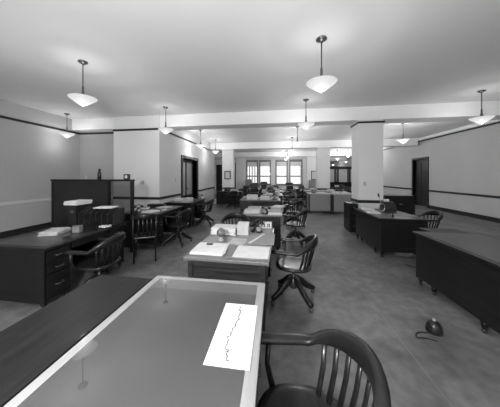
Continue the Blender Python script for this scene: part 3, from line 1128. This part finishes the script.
cabinet('drawer_cabinet', 'slim dark drawer cabinet left of the square column', 2.08, 2.30, 6.35, 6.85, .80, 4)
cabinet('wooden_cabinet', 'dark wooden cabinet against the right side of the square column', 3.10, 3.85, 6.55, 6.95, 1.02, 3)
cabinet('tall_cabinet', 'tall narrow dark cabinet by the far wall left of the windows', -3.62, -3.25, 17.7, 18.15, 2.7, 5, 'trim')
cabinet('low_cabinet', 'low dark cabinet by the end of the left side wall', -3.5, -3.1, 13.2, 13.7, 1.0, 2)
tag(obj('white_carton', box(NB(), -.2, .2, -.15, .15, 0, .24, .004), 'paper'), 'white carton on the floor near the end of the left wall', 'box', None, (-3.25, 12.0, 0))
cabinet('filing_cabinet', 'grey filing cabinet left of the windows at the far end', -2.3, -1.8, 17.3, 17.9, 1.3, 4, 'steel')
cabinet('filing_cabinet', 'grey filing cabinet beneath the framed picture on the far pier', 2.75, 3.3, 17.1, 17.7, 1.25, 4, 'steel')

# typewriter stand between the right desks
t = thing('machine_stand', 'small dark machine table between the two right-hand desks', 'table', (2.72, 3.86, 0))
obj('tabletop', box(NB(), -.28, .28, -.2, .2, .66, .69, .006), 'wood', t)
for sx_ in (-1, 1):
    for sy in (-1, 1):
        obj('leg', sweep(NB(), [(sx_ * .24, sy * .16, .66), (sx_ * .25, sy * .17, 0)], lambda q: (.016, .016)), 'wood', t)
obj('shelf', box(NB(), -.23, .23, -.15, .15, .25, .27), 'wood', t)

# book-keeping machines on stands
def make_billing():
    t = thing('bookkeeping_machine', '', 'office machine')
    obj('stand_top', box(NB(), -.3, .3, -.22, .22, .66, .69, .006), 'wood', t)
    for sx_ in (-1, 1):
        for sy in (-1, 1):
            obj('leg', sweep(NB(), [(sx_ * .26, sy * .18, .66), (sx_ * .27, sy * .19, 0)], lambda q: (.016, .016)), 'wood', t)
    bm = NB()
    box(bm, -.2, .2, -.2, .15, .69, .76, .012)
    box(bm, -.19, .19, -.05, .17, .76, .98, .03)
    obj('body', bm, 'black', t)
    bm = NB()
    for r_ in range(5):
        for k in range(12):
            lathe(bm, [(.008, 0), (.008, .008)], (-.16 + .028 * k, -.18 + .026 * r_, .76 + .008 * r_), 6)
    obj('keys', bm, 'key', t)
    obj('carriage', lathe(NB(), [(.02, -.3), (.035, -.3), (.035, .3), (.02, .3)], (0, .1, 1.03), 14, 'X'), 'iron', t, True)
    obj('paper_table', box(NB(), -.22, .22, .13, .14, 1.03, 1.17, .003, Matrix.Rotation(-.25, 3, 'X')), 'black', t)
    return proto(t)


bk = make_billing()
GBK = 'book-keeping machines on stands'
place(bk, 'dark book-keeping machine on a stand, in the dark cluster left of the middle row', (-.95, 10.5, 0), .3, GBK)
place(bk, 'dark book-keeping machine on a stand, behind the first one of the dark cluster', (-1.15, 12.5, 0), -.2, GBK)
place(bk, 'dark book-keeping machine on a stand, right of the middle row among the chairs', (.95, 13.2, 0), .2, GBK)
place(bk, 'dark book-keeping machine on a stand, by the window row left of centre', (-.7, 15.2, 0), .1, GBK)

# foot switch and cord at the lower right
t = thing('foot_switch', 'small black foot switch on the floor at the lower right edge', 'foot switch', (1.60, 2.43, 0))
obj('housing', lathe(NB(), [(.07, 0), (.07, .02), (.06, .07), (.04, .1), (.02, .11)], n=18), 'black', t, True)
obj('button', lathe(NB(), [(.018, .105), (.018, .125), (.01, .13)], n=12), 'steel', t, True)
pts = []
for k in range(40):
    q = k / 39
    pts.append((1.53 - .16 * math.sin(q * PI), 2.39 - .12 * q + .02 * math.sin(q * 9), .006))
tag(obj('floor_cord', sweep(NB(), pts, lambda q: (.005, .005), n=6), 'black', None, True), 'thin black cord curling on the floor by the foot switch', 'cord')
pts = [(2.3 + .35 * q, 4.2 - .12 * math.sin(q * 7) - .1 * q, .006) for q in [k / 30 for k in range(31)]]
tag(obj('floor_cord', sweep(NB(), pts, lambda q: (.005, .005), n=6), 'black', None, True), 'black cord on the floor under the adding machine desk', 'cord')


# framed pictures
def frame(name, label, x, y, z, w_, h_, m='wood', mat_='wall_side', inner='paper'):
    t = thing(name, label, 'picture', (x, y, z))
    bm = NB()
    f_ = .05
    box(bm, -w_ / 2, w_ / 2, -.03, 0, -h_ / 2, -h_ / 2 + f_)
    box(bm, -w_ / 2, w_ / 2, -.03, 0, h_ / 2 - f_, h_ / 2)
    box(bm, -w_ / 2, -w_ / 2 + f_, -.03, 0, -h_ / 2 + f_, h_ / 2 - f_)
    box(bm, w_ / 2 - f_, w_ / 2, -.03, 0, -h_ / 2 + f_, h_ / 2 - f_)
    obj('frame', bm, m, t)
    obj('mount', box(NB(), -w_ / 2 + f_, w_ / 2 - f_, -.012, 0, -h_ / 2 + f_, h_ / 2 - f_), mat_, t)
    obj('print', box(NB(), -w_ / 2 + f_ + .06, w_ / 2 - f_ - .06, -.015, -.012, -h_ / 2 + f_ + .08, h_ / 2 - f_ - .06), inner, t)


frame('framed_notice', 'framed pale notice on the left distant column', -2.66, 12.2, 1.62, .36, .48, 'wood_mid')
frame('framed_picture', 'dark-framed picture on the far pier left of the white column', 3.2, 17.75, 1.62, .55, .72)

# dark glazed partition in the right wing
t = thing('glazed_partition', 'dark wooden partition with large glass panels at the far right', 'partition', (0, 19.5, 0))
bm = NB()
box(bm, 3.78, XR - .05, -.04, .04, 0, 1.05)
box(bm, 3.78, XR - .05, -.05, .05, 2.15, 2.38)
for x in (3.78, 4.1, 5.15, 5.4, 6.2, 6.35, 7.3):
    box(bm, x, x + .1, -.045, .045, 1.05, 2.15)
obj('frame', bm, 'wood', t)
for a, b_ in ((3.88, 4.1), (4.2, 5.15), (5.5, 6.2), (6.45, 7.3)):
    obj('glass_panel', box(NB(), a, b_, -.004, .004, 1.05, 2.15), 'frost_light', t)
